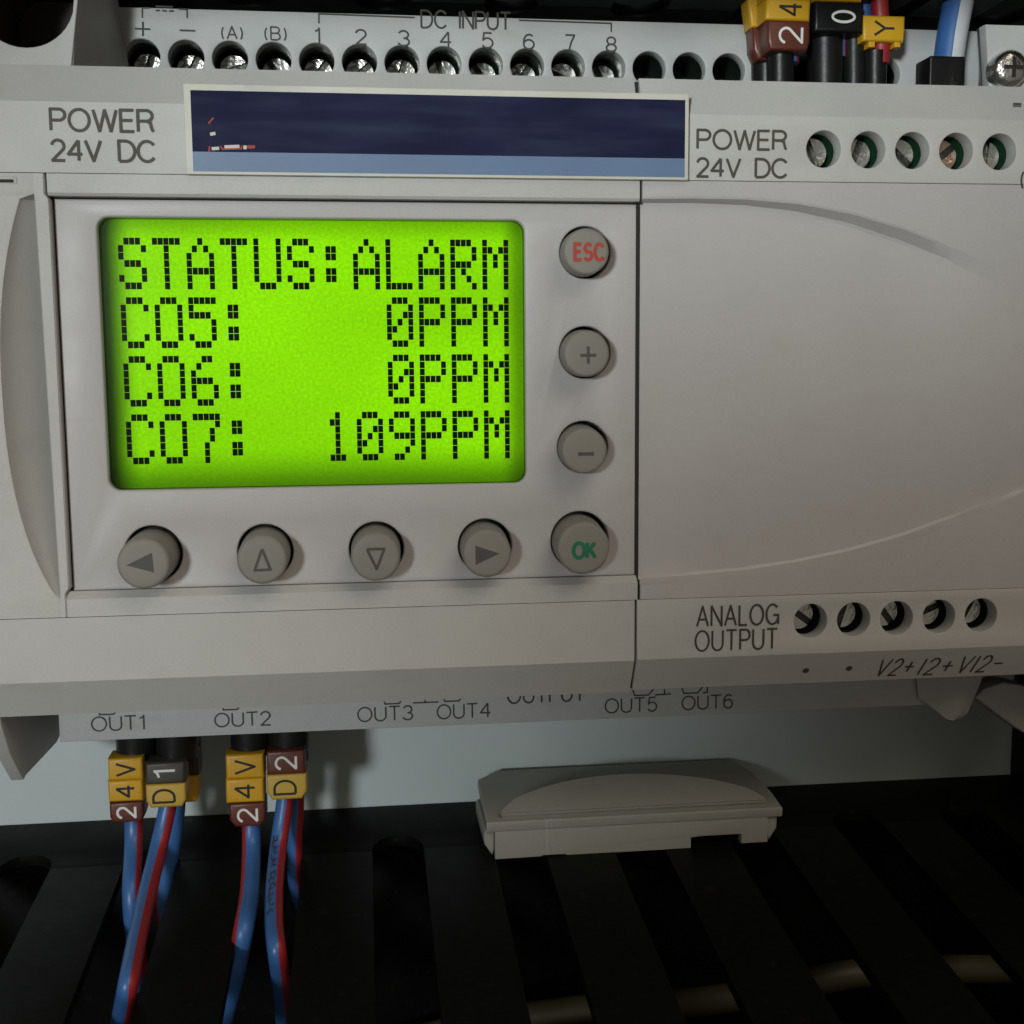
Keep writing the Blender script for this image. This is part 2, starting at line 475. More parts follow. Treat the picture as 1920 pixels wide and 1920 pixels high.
def lettering(name, rows, mat, parent, lift0=0.03):
    """rows: (text, origin, u, v, n, width, height, stroke, slant[, gap]) joined into one printed part"""
    bm = bmesh.new()
    for row in rows:
        s, o, u, v, n, width, h, w, slant = row[:9]
        gap = row[9] if len(row) > 9 else .2
        o, u, v, n = Vector(o), Vector(u).normalized(), Vector(v).normalized(), Vector(n).normalized()
        tot = sum(G[c][0] for c in s) + gap * (len(s) - 1)
        kx = width / tot if width else h
        x = 0; li = lift0
        for c in s:
            for pl in G[c][1]:
                stroke(bm, [((x + p[0]) * kx + slant * p[1] * h, p[1] * h) for p in pl], w, o, u, v, n, li)
                li += 0.008
            x += G[c][0] + gap
    return from_bm(name, bm, mat, parent, merge=False, recalc=False)


def lines(name, segs, w, mat, parent, d, lift=0.03):
    bm = bmesh.new(); li = lift
    for pts in segs:
        stroke(bm, pts, w, Vector((0, d, 0)), X, Z, -Y, li); li += 0.008
    return from_bm(name, bm, mat, parent, merge=False, recalc=False)


def front_text(s, px0, px1, pyb, pyt, d, w, **k):
    """one row of front lettering measured from the photograph: left, right, base line, top line"""
    xm = (px0 + px1) / 2
    x0, x1 = WX(px0, (pyb + pyt) / 2, d), WX(px1, (pyb + pyt) / 2, d)
    zb, zt = WZ(xm, pyb, d), WZ(xm, pyt, d)
    return (s, (x0, d, zb), X, Z, -Y, x1 - x0, zt - zb, w, k.get('slant', 0), k.get('gap', .2))


# ================================================================== SETTING
PD = 35.0                                                     # depth of the mounting plate
bp = plate('mounting_plate', rect(-95, 84, -62, 84), d=PD, thick=2, bevel=0.1, mat=PLATE)
bp['kind'] = 'structure'

# ================================================================== LOGIC CONTROLLER
ctl = thing('logic_controller', 'grey programmable relay with lit green display and round keypad buttons', 'controller', (-18, 20, -31))
XL, XR = -66.0, 64.0
SEAM = 15.15
ZT, ZB1, ZB2 = 50.05, 45.75, 38.25       # upper housing: top, crease, lower edge
ZR, ZP = 35.85, -8.15                    # display panel top and bottom
ZC, ZD1 = -11.0, -18.4                   # lower housing: top edge, crease
DSB = 12.0                               # depth of the lower strip
DS = 20.0                                # depth of the recessed terminal strips
ZD2 = -22.95

UP = [(0, ZB2), (0, ZB1), (2.2, ZT), (19, ZT), (19, ZB2)]
LOW = [(0, ZC), (19, ZC), (19, ZD2), (2.6, ZD2), (0, ZD1)]
prism('upper_housing', UP, XL, SEAM - 0.25, 0.12, GREY, ctl)
prism('lower_housing', LOW, XL, 14.80, 0.15, GREY, ctl)

# rims above and below the display panel
GAPX = 0.24
prism('panel_rim', [(0.1, ZB2 - 0.06), (0.1, ZR + .3), (0.35, ZR), (6, ZR), (6, ZB2 - 0.06)], -50.75, SEAM + 0.04, 0.1, GREY, ctl)
prism('panel_rim', [(0.1, ZC + 0.06), (6, ZC + 0.06), (6, ZP), (1.0, ZP), (0.1, ZP - .75)], -50.95, SEAM + 0.0, 0.1, GREY, ctl)

# display panel with window and eight key holes
PN = 1.25
win = rrect(-45.95, 1.9, 3.28, 33.75, 1.35)
BT = [(-41.37, -4.1, 3.28), (-28.72, -4.15, 3.2), (-15.9, -4.15, 3.2), (-3.1, -4.1, 3.2), (8.3, -3.75, 3.5),
      (8.67, 7.45, 3.05), (8.93, 18.55, 3.05), (8.95, 30.1, 3.0)]
panel = plate('front_panel', rect(-50.4, SEAM - 0.08, ZP + 0.02, ZR - 0.2), [win] + [circ(x, z, r) for x, z, r in BT],
              d=PN, thick=2.4, bevel=0.22, mat=GREY2, parent=ctl)
plate('panel_backing', rect(-51, SEAM - 0.4, ZP - 2, ZR + 2), [rrect(-46.2, 2.2, 3.0, 34.0, 1.4)], d=6.1, thick=1.0, bevel=0.05, mat=DARK, parent=ctl)

plate('seam_shade_strip', rect(-51.4, -50.1, ZC + .1, ZB2 - .1), d=1.6, thick=.3, bevel=.02, mat=DARK, parent=ctl, res=0)  # dark strip added so the flange joint reads as a shadow line
# window: side walls, screen, dots, clear pane
bm = bmesh.new()
wo = rrect(-46.0, 1.95, 3.23, 33.8, 1.4); wi = rrect(-45.9, 1.85, 3.33, 33.7, 1.3)
ring = [[bm.verts.new((p[0], dd, p[1])) for p in pts] for pts, dd in ((wo, 1.35), (wi, 3.3))]
for i in range(len(wo)):
    j = (i + 1) % len(wo); bm.faces.new((ring[0][i], ring[0][j], ring[1][j], ring[1][i]))
from_bm('window_frame', bm, WALLG, ctl)
scr = plate('screen', rect(-46.3, 2.3, 2.9, 34.1), d=3.2, thick=1.2, bevel=0.02, mat=LCD, parent=ctl, res=0)
F57 = {
    'S': ['01110', '10001', '10000', '01110', '00001', '10001', '01110'],
    'T': ['11111', '00100', '00100', '00100', '00100', '00100', '00100'],
    'A': ['00100', '01010', '10001', '10001', '11111', '10001', '10001'],
    'U': ['10001', '10001', '10001', '10001', '10001', '10001', '01110'],
    ':': ['00000', '01100', '01100', '00000', '01100', '01100', '00000'],
    'L': ['10000', '10000', '10000', '10000', '10000', '10000', '11111'],
    'R': ['11110', '10001', '10001', '11110', '10100', '10010', '10001'],
    'M': ['10001', '11011', '10101', '10101', '10001', '10001', '10001'],
    'C': ['01110', '10001', '10000', '10000', '10000', '10001', '01110'],
    'O': ['01110', '10001', '10001', '10001', '10001', '10001', '01110'],
    '0': ['01110', '10001', '10011', '10101', '11001', '10001', '01110'],
    '1': ['00100', '01100', '00100', '00100', '00100', '00100', '01110'],
    '5': ['11111', '10000', '11110', '00001', '00001', '10001', '01110'],
    '6': ['00110', '01000', '10000', '11110', '10001', '10001', '01110'],
    '7': ['11111', '00001', '00010', '00010', '00100', '00100', '00100'],
    '9': ['01110', '10001', '10001', '01111', '00001', '00010', '01100'],
    'P': ['11110', '10001', '10001', '11110', '10000', '10000', '10000'],
    ' ': ['00000'] * 7,
}
PX_, PZ_ = 44.35 / 71, 25.65 / 31
for r, s in enumerate(('STATUS:ALARM', 'CO5:    0PPM', 'CO6:    0PPM', 'CO7:  109PPM')):
    bm = bmesh.new()
    for c, ch in enumerate(s):
        for i, row in enumerate(F57[ch]):
            for j, b in enumerate(row):
                if b == '1':
                    x0 = -44.15 + (c * 6 + j) * PX_; z1 = 31.72 - (r * 8 + i) * PZ_
                    q = [(x0 + .03, z1 - .03), (x0 + PX_ - .03, z1 - .03), (x0 + PX_ - .03, z1 - PZ_ + .03), (x0 + .03, z1 - PZ_ + .03)]
                    fr = [bm.verts.new((a, 3.13, e)) for a, e in q]; bk = [bm.verts.new((a, 3.19, e)) for a, e in q]
                    bm.faces.new(fr)
                    for k in range(4): bm.faces.new((fr[k], bk[k], bk[(k + 1) % 4], fr[(k + 1) % 4]))
    from_bm('display_text_row', bm, DOTM, scr, merge=False)
pane = plate('window_pane', rrect(-45.75, 1.75, 3.45, 33.6, 1.2), d=1.75, thick=0.4, bevel=0.03, mat=PANE, parent=ctl, res=0)


# keypad
def button(x, z, r, tx, tz, prot):
    """round key cap, (tx, tz) how far it leans off its hole"""
    bm = bmesh.new()
    rc = r - 0.29
    prof = [(rc, 5.5), (rc * .995, PN), (rc * .965, PN - prot + .45), (rc * .945, PN - prot + .18), (rc * .89, PN - prot + .03), (rc * .80, PN - prot - .01), (rc * .4, PN - prot - 0.03), (0, PN - prot - 0.03)]
    lathe(bm, prof, 44)
    for v in bm.verts:
        k = (5.5 - v.co.y) / (5.5 - PN + prot)
        v.co.x += x + tx * k; v.co.z += z + tz * k
    return from_bm('button', bm, BTN, ctl, 40)


BP = [(-.35, -.42, 4.5), (-.02, -.3, 4.4), (-.15, -.32, 4.4), (-.2, -.3, 4.4), (-.35, -.3, 4.5), (-.55, -.2, 4.1), (-.55, -.18, 4.1), (-.55, -.25, 3.9)]
btns = [button(x, z, r, tx, tz, pr) for (x, z, r), (tx, tz, pr) in zip(BT, BP)]


def sym_frame(i):
    (x, z, r), (tx, tz, pr) = BT[i], BP[i]
    return x + tx, z + tz, PN - pr - 0.03


def filled(i, pts, name='triangle_symbol', mat=SYM):
    x, z, d = sym_frame(i)
    bm = bmesh.new(); bm.faces.new([bm.verts.new((x + a, d - .03, z + b)) for a, b in pts])
    return from_bm(name, bm, mat, btns[i])


filled(0, [(-1.8, -.1), (1.0, 1.25), (1.15, -1.0)])
filled(3, [(-1.35, 1.0), (1.45, .0), (-1.35, -1.25)])
for i, tri in ((1, [(0.05, 1.25), (-.85, -1.15), (.9, -1.1), (0.05, 1.25)]), (2, [(-.95, .95), (1.0, .95), (.1, -1.35), (-.95, .95)])):
    x, z, d = sym_frame(i)
    lines('triangle_symbol', [[(x + a, z + b) for a, b in tri]], 0.32, SYM, btns[i], d)
x, z, d = sym_frame(6)
lines('plus_symbol', [[(x - .75, z - .2), (x + 1.1, z - .2)], [(x + .17, z - 1.15), (x + .17, z + .8)]], 0.36, SYM, btns[6], d)
x, z, d = sym_frame(5)
lines('minus_symbol', [[(x - .75, z - .35), (x + 1.1, z - .35)]], 0.42, SYM, btns[5], d)
x, z, d = sym_frame(7)
lettering('escape_lettering', [('ESC', (x - 1.35, d, z - .95), X, Z, -Y, 3.3, 1.75, .42, 0, .26)], REDI, btns[7])
x, z, d = sym_frame(4)
lettering('okay_lettering', [('OK', (x - 1.2, d, z - 1.1), X, Z, -Y, 2.55, 1.75, .46, 0, .22)], GRNI, btns[4])

# left flange with the thumb scoop
bm = bmesh.new()
xl, xs, xe = XL, -52.25, -51.35
zz0, zz1 = ZC + 0.06, ZB2 - 0.06
rows = []
NZ = 90
zc0, zc1 = -8.9, 36.0
for k in range(NZ + 1):
    z = zz0 + (zz1 - zz0) * k / NZ
    t = (z - (zc0 + zc1) / 2) / ((zc1 - zc0) / 2)
    t += 0.0
    wsc = 0.0 if abs(t) >= 1 else (4.75 * (1 - .72 * t ** 2.4) if t > 0 else 4.75 * (1 - abs(t) ** 2.3) ** 0.8)
    xs_k = xs + .35 - 0.25 * t
    xe_k = -50.98 + (.42 if -.96 < t < .985 else 0.0)
    xa = xs_k - max(wsc, 0.02)
    dp = 0.12 + (xs_k - xa) * 1.15
    if wsc <= 0: dp = 0.12
    pts = [(xl, 0.12), (xa - .25, 0.12), (xa, 0.12 + 0.04)]
    for q in (0.1, .25, .5, .75, 1):
        pts.append((xa + (xs_k - xa) * q, 0.12 + (dp - 0.12) * (q ** .8) + .04 * (1 - q)))
    pts += [(xs_k + .02, 0.22 if wsc > 0 else .12), (xs_k + .14, 0.12), (xe_k - .15, 0.12), (xe_k, 0.3), (xe_k, 6.0)]
    rows.append([bm.verts.new((p[0], p[1], z)) for p in pts])
for a, b in zip(rows, rows[1:]):
    for i in range(len(a) - 1): bm.faces.new((a[i], a[i + 1], b[i + 1], b[i]))
for r in (rows[0], rows[-1]):
    bk = [bm.verts.new((v.co.x, 6.0, v.co.z)) for v in (r[0], r[-1])]
    bm.faces.new(list(r[:-1]) + [r[-1], bk[0]])
from_bm('side_flange', bm, GREY, ctl, 38)
# little latch slot at the flange's upper corner
lx0, lz0 = W(-20, 344); lx1, lz1 = W(31, 331)
plate('latch_slot', rrect(lx0, lx1, lz0, lz1, .2), d=0.05, thick=0.3, bevel=0.04, mat=GREY, parent=ctl)
plate('latch_tab', rrect(lx0, lx1 - .35, lz0 + .12, lz1 - .3, .1), d=-0.02, thick=0.3, bevel=0.04, mat=DARK, parent=ctl)


# terminal screws and their wells
def screw_mesh(name, r, mat):
    bm = bmesh.new()
    lathe(bm, [(r, 2.6), (r, .75), (r * .97, .62), (0, .62)], 30)
    for f in bm.faces:
        if len(f.verts) == 3: f.material_index = 1
    for s in (1, -1):                                        # two half heads leave the driver slot open
        pts = []
        for i in range(15):
            a = math.radians(-78 + 156 * i / 14); pts.append((r * .97 * math.cos(a), r * .97 * math.sin(a)))
        pts = [(s * p[0], p[1]) for p in pts]
        hi = [bm.verts.new((p[0], .12, p[1])) for p in [(s * (abs(q[0]) * .93 + .03 * r), q[1] * .93) for q in pts]]
        mi = [bm.verts.new((p[0], .30, p[1])) for p in pts]
        lo = [bm.verts.new((p[0], .63, p[1])) for p in pts]
        bm.faces.new(hi if s > 0 else hi[::-1])
        for a, b in ((hi, mi), (mi, lo)):
            for i in range(15):
                j = (i + 1) % 15; bm.faces.new((a[i], a[j], b[j], b[i]))
    o = from_bm(name, bm, [mat, SLOT], None, 30); return o


scr_m = screw_mesh('terminal_screw', 1.95, SCREW); scr_c = screw_mesh('terminal_screw', 1.95, COPPER)
SCREW_ME, SCREW_MC = scr_m.data, scr_c.data
bpy.data.objects.remove(scr_m); bpy.data.objects.remove(scr_c)


def well_mesh(r, depth, mat, thick=0.5):
    bm = bmesh.new()
    lathe(bm, [(r, 0), (r, depth), (0, depth)], 36)
    o = from_bm('screw_well', bm, mat, None, 40); me = o.data; bpy.data.objects.remove(o); return me


def inst(name, me, loc, parent, roty=0.0):
    o = bpy.data.objects.new(name, me); COL.objects.link(o)
    o.location = Vector(loc) * S; o.rotation_euler = (0, roty, 0)
    attach(o, parent); return o


WELL_T = well_mesh(2.2, 7.0, DGREEN); WELL_G = well_mesh(2.12, 7.0, GREEN); WELL_D = well_mesh(2.12, 7.0, DGREEN)

# recessed upper terminal strip
ztop = WZ(1190, 40, DS)
TOPX = [WX(p, q, DS) for p, q in ((265, 100), (347, 103), (430, 106), (512, 108), (595, 110), (675, 113), (755, 115), (835, 117), (912, 120), (990, 122), (1067, 124), (1145, 127), (1215, 128), (1290, 130), (1365, 132))]
n = len(TOPX); p1 = np.polyfit(range(n), TOPX, 1); TOPX = [p1[1] + p1[0] * i for i in range(21)]
TZ = WZ(755, 118, DS)
XS0, XS1 = WX(205, 60, DS), WX(1838, 90, DS)
holes = [circ(x, TZ, 2.2) for x in TOPX[:19]]
plate('upper_terminal_strip', rect(XS0, XS1, 44, ztop), holes, d=DS, thick=2.0, bevel=0.14, mat=STRIPM, parent=ctl)
plate('strip_backing', rect(XS0, XS1, -31, 52), d=30.5, thick=2, bevel=0.05, mat=DARK, parent=ctl)
for i, x in enumerate(TOPX[:19]):
    inst('screw_well', WELL_T, (x, DS + 1.9, TZ), ctl)
    if i < 12:
        inst('terminal_screw', SCREW_ME, (x, DS + 4.6 + random.uniform(-.3, .8), TZ - .25), ctl, random.uniform(0, 3.1))

# ears at the upper corners
ED = 8.0
EX1 = WX(128, 112, ED); EX2 = WX(146, 0, ED)
ehx, ehz = W(43, -7, ED)
plate('mounting_ear', [(XL - 4, ZT - 1.0), (EX1, ZT - 1.0), (EX2, WZ(146, 0, ED)), (EX2 + .5, 70), (XL - 4, 70)], [circ(ehx, ehz, 5.55)], d=ED, thick=2.0, bevel=0.15, mat=GREY, parent=ctl)
bm = bmesh.new(); lathe(bm, [(5.54, ED + 1.9), (5.4, 26), (0, 26)], 48, (ehx, ehz)); from_bm('ear_bore', bm, BORE, ctl, 40)
bm = bmesh.new()                                             # two-facet side wall slanting back from the ear to the strip
wa = [(EX1 - .05, ED + .4), (WX(193, 112, 15), 15.0), (WX(238, 112, DS), DS + .3)]
wb = [(EX2 - .05, ED + .4), (WX(194, 0, 15), 15.0), (WX(212, 0, DS), DS + .3)]
zz = [(ZT - 1.5), 66]
va = [bm.verts.new((p[0] - (q[0] - p[0]) * .25, p[1], ZT - 1.5)) for p, q in zip(wa, wb)]; vb = [bm.verts.new((q[0] + (q[0] - p[0]) * .3, q[1], 66)) for p, q in zip(wa, wb)]
for i in range(2): bm.faces.new((va[i], va[i + 1], vb[i + 1], vb[i]))
bmesh.ops.recalc_face_normals(bm, faces=bm.faces)
bmesh.ops.solidify(bm, geom=bm.faces[:], thickness=0.5)
from_bm('ear_side_wall', bm, GREY, ctl, 20)
ex0 = WX(1868, 130, 9.0); etz = WZ(1880, 46, 9.0)
plate('mounting_ear', [(ex0 - .4, ZT - 3), (84, ZT - 3), (84, etz), (ex0 - 1.6, etz)], d=9.0, thick=1.8, bevel=0.2, mat=STRIPM, parent=ctl)
bm = bmesh.new()
wa = [(ex0 - .35, 10.7, ZT - 3), (XS1 + 1.2, DS + .2, ZT - 3)]; wb = [(ex0 - 1.55, 10.7, etz), (XS1 - .5, DS + .2, etz + 2.5)]
va = [bm.verts.new(p) for p in wa]; vb = [bm.verts.new(p) for p in wb]
bm.faces.new((va[0], va[1], vb[1], vb[0])); bmesh.ops.solidify(bm, geom=bm.faces[:], thickness=-0.8)
from_bm('ear_side_wall', bm, STRIPM, ctl, 20)
ms = bmesh.new(); sxx, szz = W(1902, 125, 6.5)
lathe(ms, [(2.3, 9.2), (2.3, 7.6), (2.15, 7.1), (1.75, 6.75), (1.1, 6.6), (0, 6.55)], 36, (sxx, szz))
from_bm('ear_screw', ms, SCREW, ctl, 40)
for a in (0, 1):
    hw = (1.25, .24) if a == 0 else (.24, 1.25)
    plate('driver_cross', rect(sxx - hw[0], sxx + hw[0], szz - hw[1], szz + hw[1]), d=6.5 - .01 * a, thick=.3, bevel=.02, mat=DARK, parent=ctl, res=0)

# recessed lower terminal strip
zlo = WZ(600, 1371, DSB)
xw = WX(0, 1352, 3.0) + 0.15
BX0, BX1 = WX(112, 1390, DSB), WX(1752, 1322, DSB)
plate('lower_terminal_strip', [(BX0, zlo), (BX1, zlo), (BX1, -18), (BX0, -18)], d=DSB, thick=9.0, bevel=0.14, mat=STRIPM, parent=ctl)


# ears at the lower corners: side walls that end in a point
def px_on_x(px, py, x):
    """(depth, z) where the photograph's ray meets the upright plane at this x"""
    v = RM.T @ np.array([(px - 960) / F_PX, (py - 960) / F_PX, 1.0]); t = (x - CW[0]) / v[0]; q = CW + v * t
    return float(q[2]), float(-q[1])


def side_wall(name, prof, x, th, mat, par):
    bm = curve_mesh(prof, (), th, 0.15); place_bm(bm, (x, 0, 0), Y, Z, X); return from_bm(name, bm, mat, par)


lp = [(2.7, ZD2 + 3), (2.7, ZD2 - 1.0), px_on_x(20, 1415, xw), px_on_x(45, 1462, xw)]
e1, e2 = lp[2], lp[3]
e3 = px_on_x(107, 1392, xw)
lp += [(e2[0] + 1.0, e2[1] + .2), e3, (e3[0] + 2.5, e3[1] + .6), (e3[0] + 2.5, ZD2 + 3)]
side_wall('lower_ear', lp, xw, 1.6, GREY, ctl)

# printing on the upper strip
def strip_t(s, px0, px1, pyb, pyt, w=.24, **k): return front_text(s, px0, px1, pyb, pyt, DS, w, **k)
rowsT = [strip_t('(A)', 416, 454, 73, 50, .2), strip_t('(B)', 497, 536, 75, 51, .2),
         strip_t('1', 591, 600, 81, 53), strip_t('2', 667, 687, 83, 56), strip_t('3', 747, 767, 86, 58), strip_t('4', 826, 846, 88, 60), strip_t('5', 904, 924, 90, 62),
         strip_t('6', 982, 1001, 92, 65), strip_t('7', 1060, 1077, 94, 66), strip_t('8', 1137, 1155, 97, 70),
         strip_t('DC INPUT', 790, 957, 54, 22, .26, gap=.17)]
lettering('terminal_lettering', rowsT, INK, ctl)
def sp(*p): return [W(a, b, DS) for a, b in p]
lines('terminal_marking', [sp((598, 44), (598, 26), (778, 33)), sp((973, 38), (1146, 44), (1146, 60)),
                           sp((267, 34), (267, 15), (281, 15)), sp((335, 17), (351, 18), (351, 34)), sp((292, 12), (324, 13)), sp((292, 20), (300, 20)), sp((304, 20), (313, 21)), sp((317, 21), (326, 21)),
                           sp((253, 54), (282, 55)), sp((268, 41), (268, 68)), sp((337, 57), (366, 58))], .2, INK, ctl, DS)

# printing on the housing faces
lettering('power_lettering', [front_text('POWER', 95, 287, 246, 206, 0, .35, gap=.17), front_text('24V DC', 97, 290, 302, 264, 0, .35, gap=.15)], INK2, ctl)
rowsB = [front_text('OUT1', 172, 271, 1369, 1343, DSB, .2), front_text('OUT2', 403, 507, 1361, 1336, DSB, .2), front_text('OUT3', 671, 773, 1351, 1325, DSB, .2),
         front_text('OUT4', 820, 919, 1346, 1320, DSB, .2), front_text('OUTPUT', 952, 1096, 1316, 1286, DSB, .24), front_text('OUT5', 1135, 1231, 1335, 1309, DSB, .2), front_text('OUT6', 1279, 1373, 1329, 1304, DSB, .2)]
lettering('output_lettering', rowsB, INK, ctl)
def spb(*p): return [W(a, b, DSB) for a, b in p]
segs = []
for a, b, s in ((205, 1338, 1), (437, 1329, 1), (740, 1318, -1), (852, 1313, 1), (1208, 1302, -1), (1300, 1298, 1)):
    segs.append(spb((a - 22, b - 10), (a - 18, b + 2), (a + 8, b + 1), (a + 18, b - 11)))
segs += [spb((774, 1318), (822, 1316)), spb((797, 1317), (797, 1309)), spb((1228, 1303), (1258, 1301)), spb((1246, 1302), (1246, 1292)), spb((1318, 1299), (1326, 1298), (1326, 1287))]
for sg in segs: lines('contact_marking', [sg], .2, INK, ctl, DSB)

# ------------------------------------------------------------------ name plate across both housings (sticks to the controller)
lab = plate('name_label', rect(-35.75, 20.65, 38.15, 47.75), d=-0.75, thick=0.75, bevel=0.08, mat=CREAM, parent=ctl)
lx, lz = W(358, 167, -.8); rxx, rzz = W(1285, 189, -.8)
plate('navy_field', rect(-35.0, 20.2, 40.55, 47.05), d=-0.79, thick=0.04, bevel=0.0, mat=NAVY, parent=lab, res=0)
plate('pale_blue_stripe', rect(-35.0, 20.2, 38.45, 40.55), d=-0.785, thick=0.035, bevel=0.0, mat=LBLUE, parent=lab, res=0)
def lbp(*p): return [W(a, b, -.8) for a, b in p]
lines('label_mark', [lbp((392, 285), (393, 274)), lbp((413, 274), (418, 280), (452, 279), (454, 273)), lbp((464, 277), (464.5, 274), (477, 274), (477, 277), (464, 277.5)), lbp((391, 232), (400, 221))], .16, REDI, lab, -.79)
lines('label_mark', [lbp((397, 279), (411, 278)), lbp((394, 252), (404, 250)), lbp((421, 275.5), (449, 274.5)), lbp((459, 280), (460, 273))], .34, CREAM, lab, -.79, .05)

# ================================================================== EXPANSION MODULE
exm = thing('expansion_module', 'plain grey expansion module with oval front and two rows of screw holes', 'module', (40, 10, -22))
EXL = SEAM + 0.30
EXR = 82.0
PH = [(37.12 + 5.46 * i, 42.0) for i in range(5)]
AH = [(36.79 + 5.53 * i, -14.27) for i in range(5)]
plate('upper_face', rect(EXL, EXR, ZB2 + .0, ZB1), [circ(x, z, 2.12) for x, z in PH], d=0.05, thick=2.4, bevel=0.1, mat=GREY, parent=exm)
prism('upper_chamfer', [(0.05, ZB1 - .05), (2.25, ZT), (19, ZT), (19, ZB1 - .05)], EXL, EXR, 0.06, GREY, exm)
plate('lower_face', rect(15.08, EXR, ZD1, ZC), [circ(x, z, 2.12) for x, z in AH], d=0.05, thick=2.4, bevel=0.1, mat=GREY, parent=exm)
prism('lower_chamfer', [(0.05, ZD1 + .05), (19, ZD1 + .05), (19, ZD2 + .25), (2.5, ZD2 + .25)], 15.08, EXR, 0.06, GREY, exm)
plate('inner_body', rect(EXL + .3, EXR - .5, -18, 45), d=11.5, thick=5, bevel=0.05, mat=DARK, parent=exm)
rot = [2.75, .35, 2.3, .9, .1, 1]
for i, (x, z) in enumerate(PH):
    inst('screw_well', WELL_G, (x, 2.5, z), exm)
    inst('terminal_screw', SCREW_MC if i in (3,) else SCREW_ME, (x - .5, 2.55, z - .12), exm, rot[i])
rot = [2.2, .3, 2.5, 1.2, .5, 1]
for i, (x, z) in enumerate(AH):
    inst('screw_well', WELL_D, (x, 2.5, z), exm)
    inst('terminal_screw', SCREW_ME, (x - .5, 2.6, z + .28), exm, rot[i])

# dark strips standing in for the shadow in the joints between the housings
plate('seam_shade_strip', rect(SEAM - .5, EXL + .03, ZB2, ZT - .4), d=2.3, thick=.4, bevel=.02, mat=DARK, parent=exm, res=0)
plate('seam_shade_strip', rect(SEAM - .3, EXL + .03, ZR - .2, ZB2), d=.55, thick=.3, bevel=.02, mat=DARK, parent=exm, res=0)
plate('seam_shade_strip', rect(SEAM - .3, EXL + .03, ZP - .4, ZR - .3), d=1.3, thick=.3, bevel=.02, mat=DARK, parent=exm, res=0)
plate('seam_shade_strip', rect(SEAM - .3, EXL + .03, ZC, ZP - .5), d=.55, thick=.3, bevel=.02, mat=DARK, parent=exm, res=0)
plate('seam_shade_strip', rect(SEAM - .6, SEAM + .0, ZD2 + .4, ZC - .2), d=2.7, thick=.3, bevel=.02, mat=DARK, parent=exm, res=0)
# oval front: flange columns and a shallow dish that fades out to the right
def interp(pts, x):
    if x <= pts[0][0]: return pts[0][1]
    for (a, b), (c, d) in zip(pts, pts[1:]):
        if a <= x <= c: return b + (d - b) * (x - a) / (c - a)
    return pts[-1][1]


topc = [W(a, b, 0.3) for a, b in ((1205, 375), (1300, 374), (1400, 376), (1500, 385), (1600, 404), (1700, 434), (1800, 474), (1900, 525), (1990, 580))]
botc = [W(a, b, 0.3) for a, b in ((1195, 1097), (1300, 1090), (1400, 1081), (1500, 1066), (1600, 1045), (1700, 1017), (1800, 978), (1900, 932), (1990, 880))]
bm = bmesh.new()
NX = 70
z0, z1 = ZC + .06, ZB2 - .06
colsv = []
for k in range(NX + 1):
    x = EXL + 0.02 + (70.5 - EXL) * k / NX
    zt, zb = interp(topc, x), interp(botc, x)
    u = (x - EXL) / (60.0 - EXL)
    sm = lambda q: max(0.0, min(1.0, q)) ** 2 * (3 - 2 * max(0.0, min(1.0, q)))
    dt = (1.25 + .75 * max(u, 0)) * (1 - sm((u - .66) / .4)); db = (1.3 + .55 * max(u, 0)) * (1 - sm((u - .7) / .5))
    wt = .22 + 1.15 * max(u, 0) ** 1.6
    pts = [(z1, .1), (zt + .35, .1), (zt + .1, .14 + .05 * dt), (zt - wt, .15 + dt * .92), (zt - wt - .4, .16 + dt)]
    NI = 26
    for i in range(1, NI):
        v = i / NI
        zc_ = zt - wt - .4 + (zb + 1.3 - zt + wt + .4) * v
        bow = 0.5 * min(1, max(u, 0) * 2.5) * (1 - (2 * v - 1) ** 2)
        pts.append((zc_, .16 + dt * (1 - v) + db * v - bow * .9))
    pts += [(zb + .95, .16 + db), (zb + .6, .16 + db * .9), (zb + .12, .16 + .22 * db), (zb, .1), (zb - .25, .1), (z0, .1)]
    pts = [(z1, 6.0)] + pts + [(z0, 6.0)]
    colsv.append([bm.verts.new((x, p[1], p[0])) for p in pts])
for a, b in zip(colsv, colsv[1:]):
    for i in range(len(a) - 1): bm.faces.new((a[i], b[i], b[i + 1], a[i + 1]))
bm.faces.new(colsv[0])
from_bm('oval_cover', bm, GREY2, exm, 22)
plate('cover_side', rect(70.4, EXR, ZC + .06, ZB2 - .06), d=0.1, thick=4, bevel=.1, mat=GREY2, parent=exm)

lettering('power_lettering', [front_text('POWER', 1308, 1474, 280, 245, .05, .32, gap=.17), front_text('24V DC', 1307, 1475, 332, 298, .05, .32, gap=.15)], INK2, exm)
lettering('edge_lettering', [front_text('(', 1915, 1921, 352, 320, .05, .24), front_text('-', 1899, 1915, 202, 188, .05, .24)], INK, exm)
lettering('analog_lettering', [front_text('ANALOG', 1307, 1459, 1172, 1135, .05, .26, gap=.22), front_text('OUTPUT', 1304, 1457, 1218, 1181, .05, .26, gap=.22)], INK, exm)
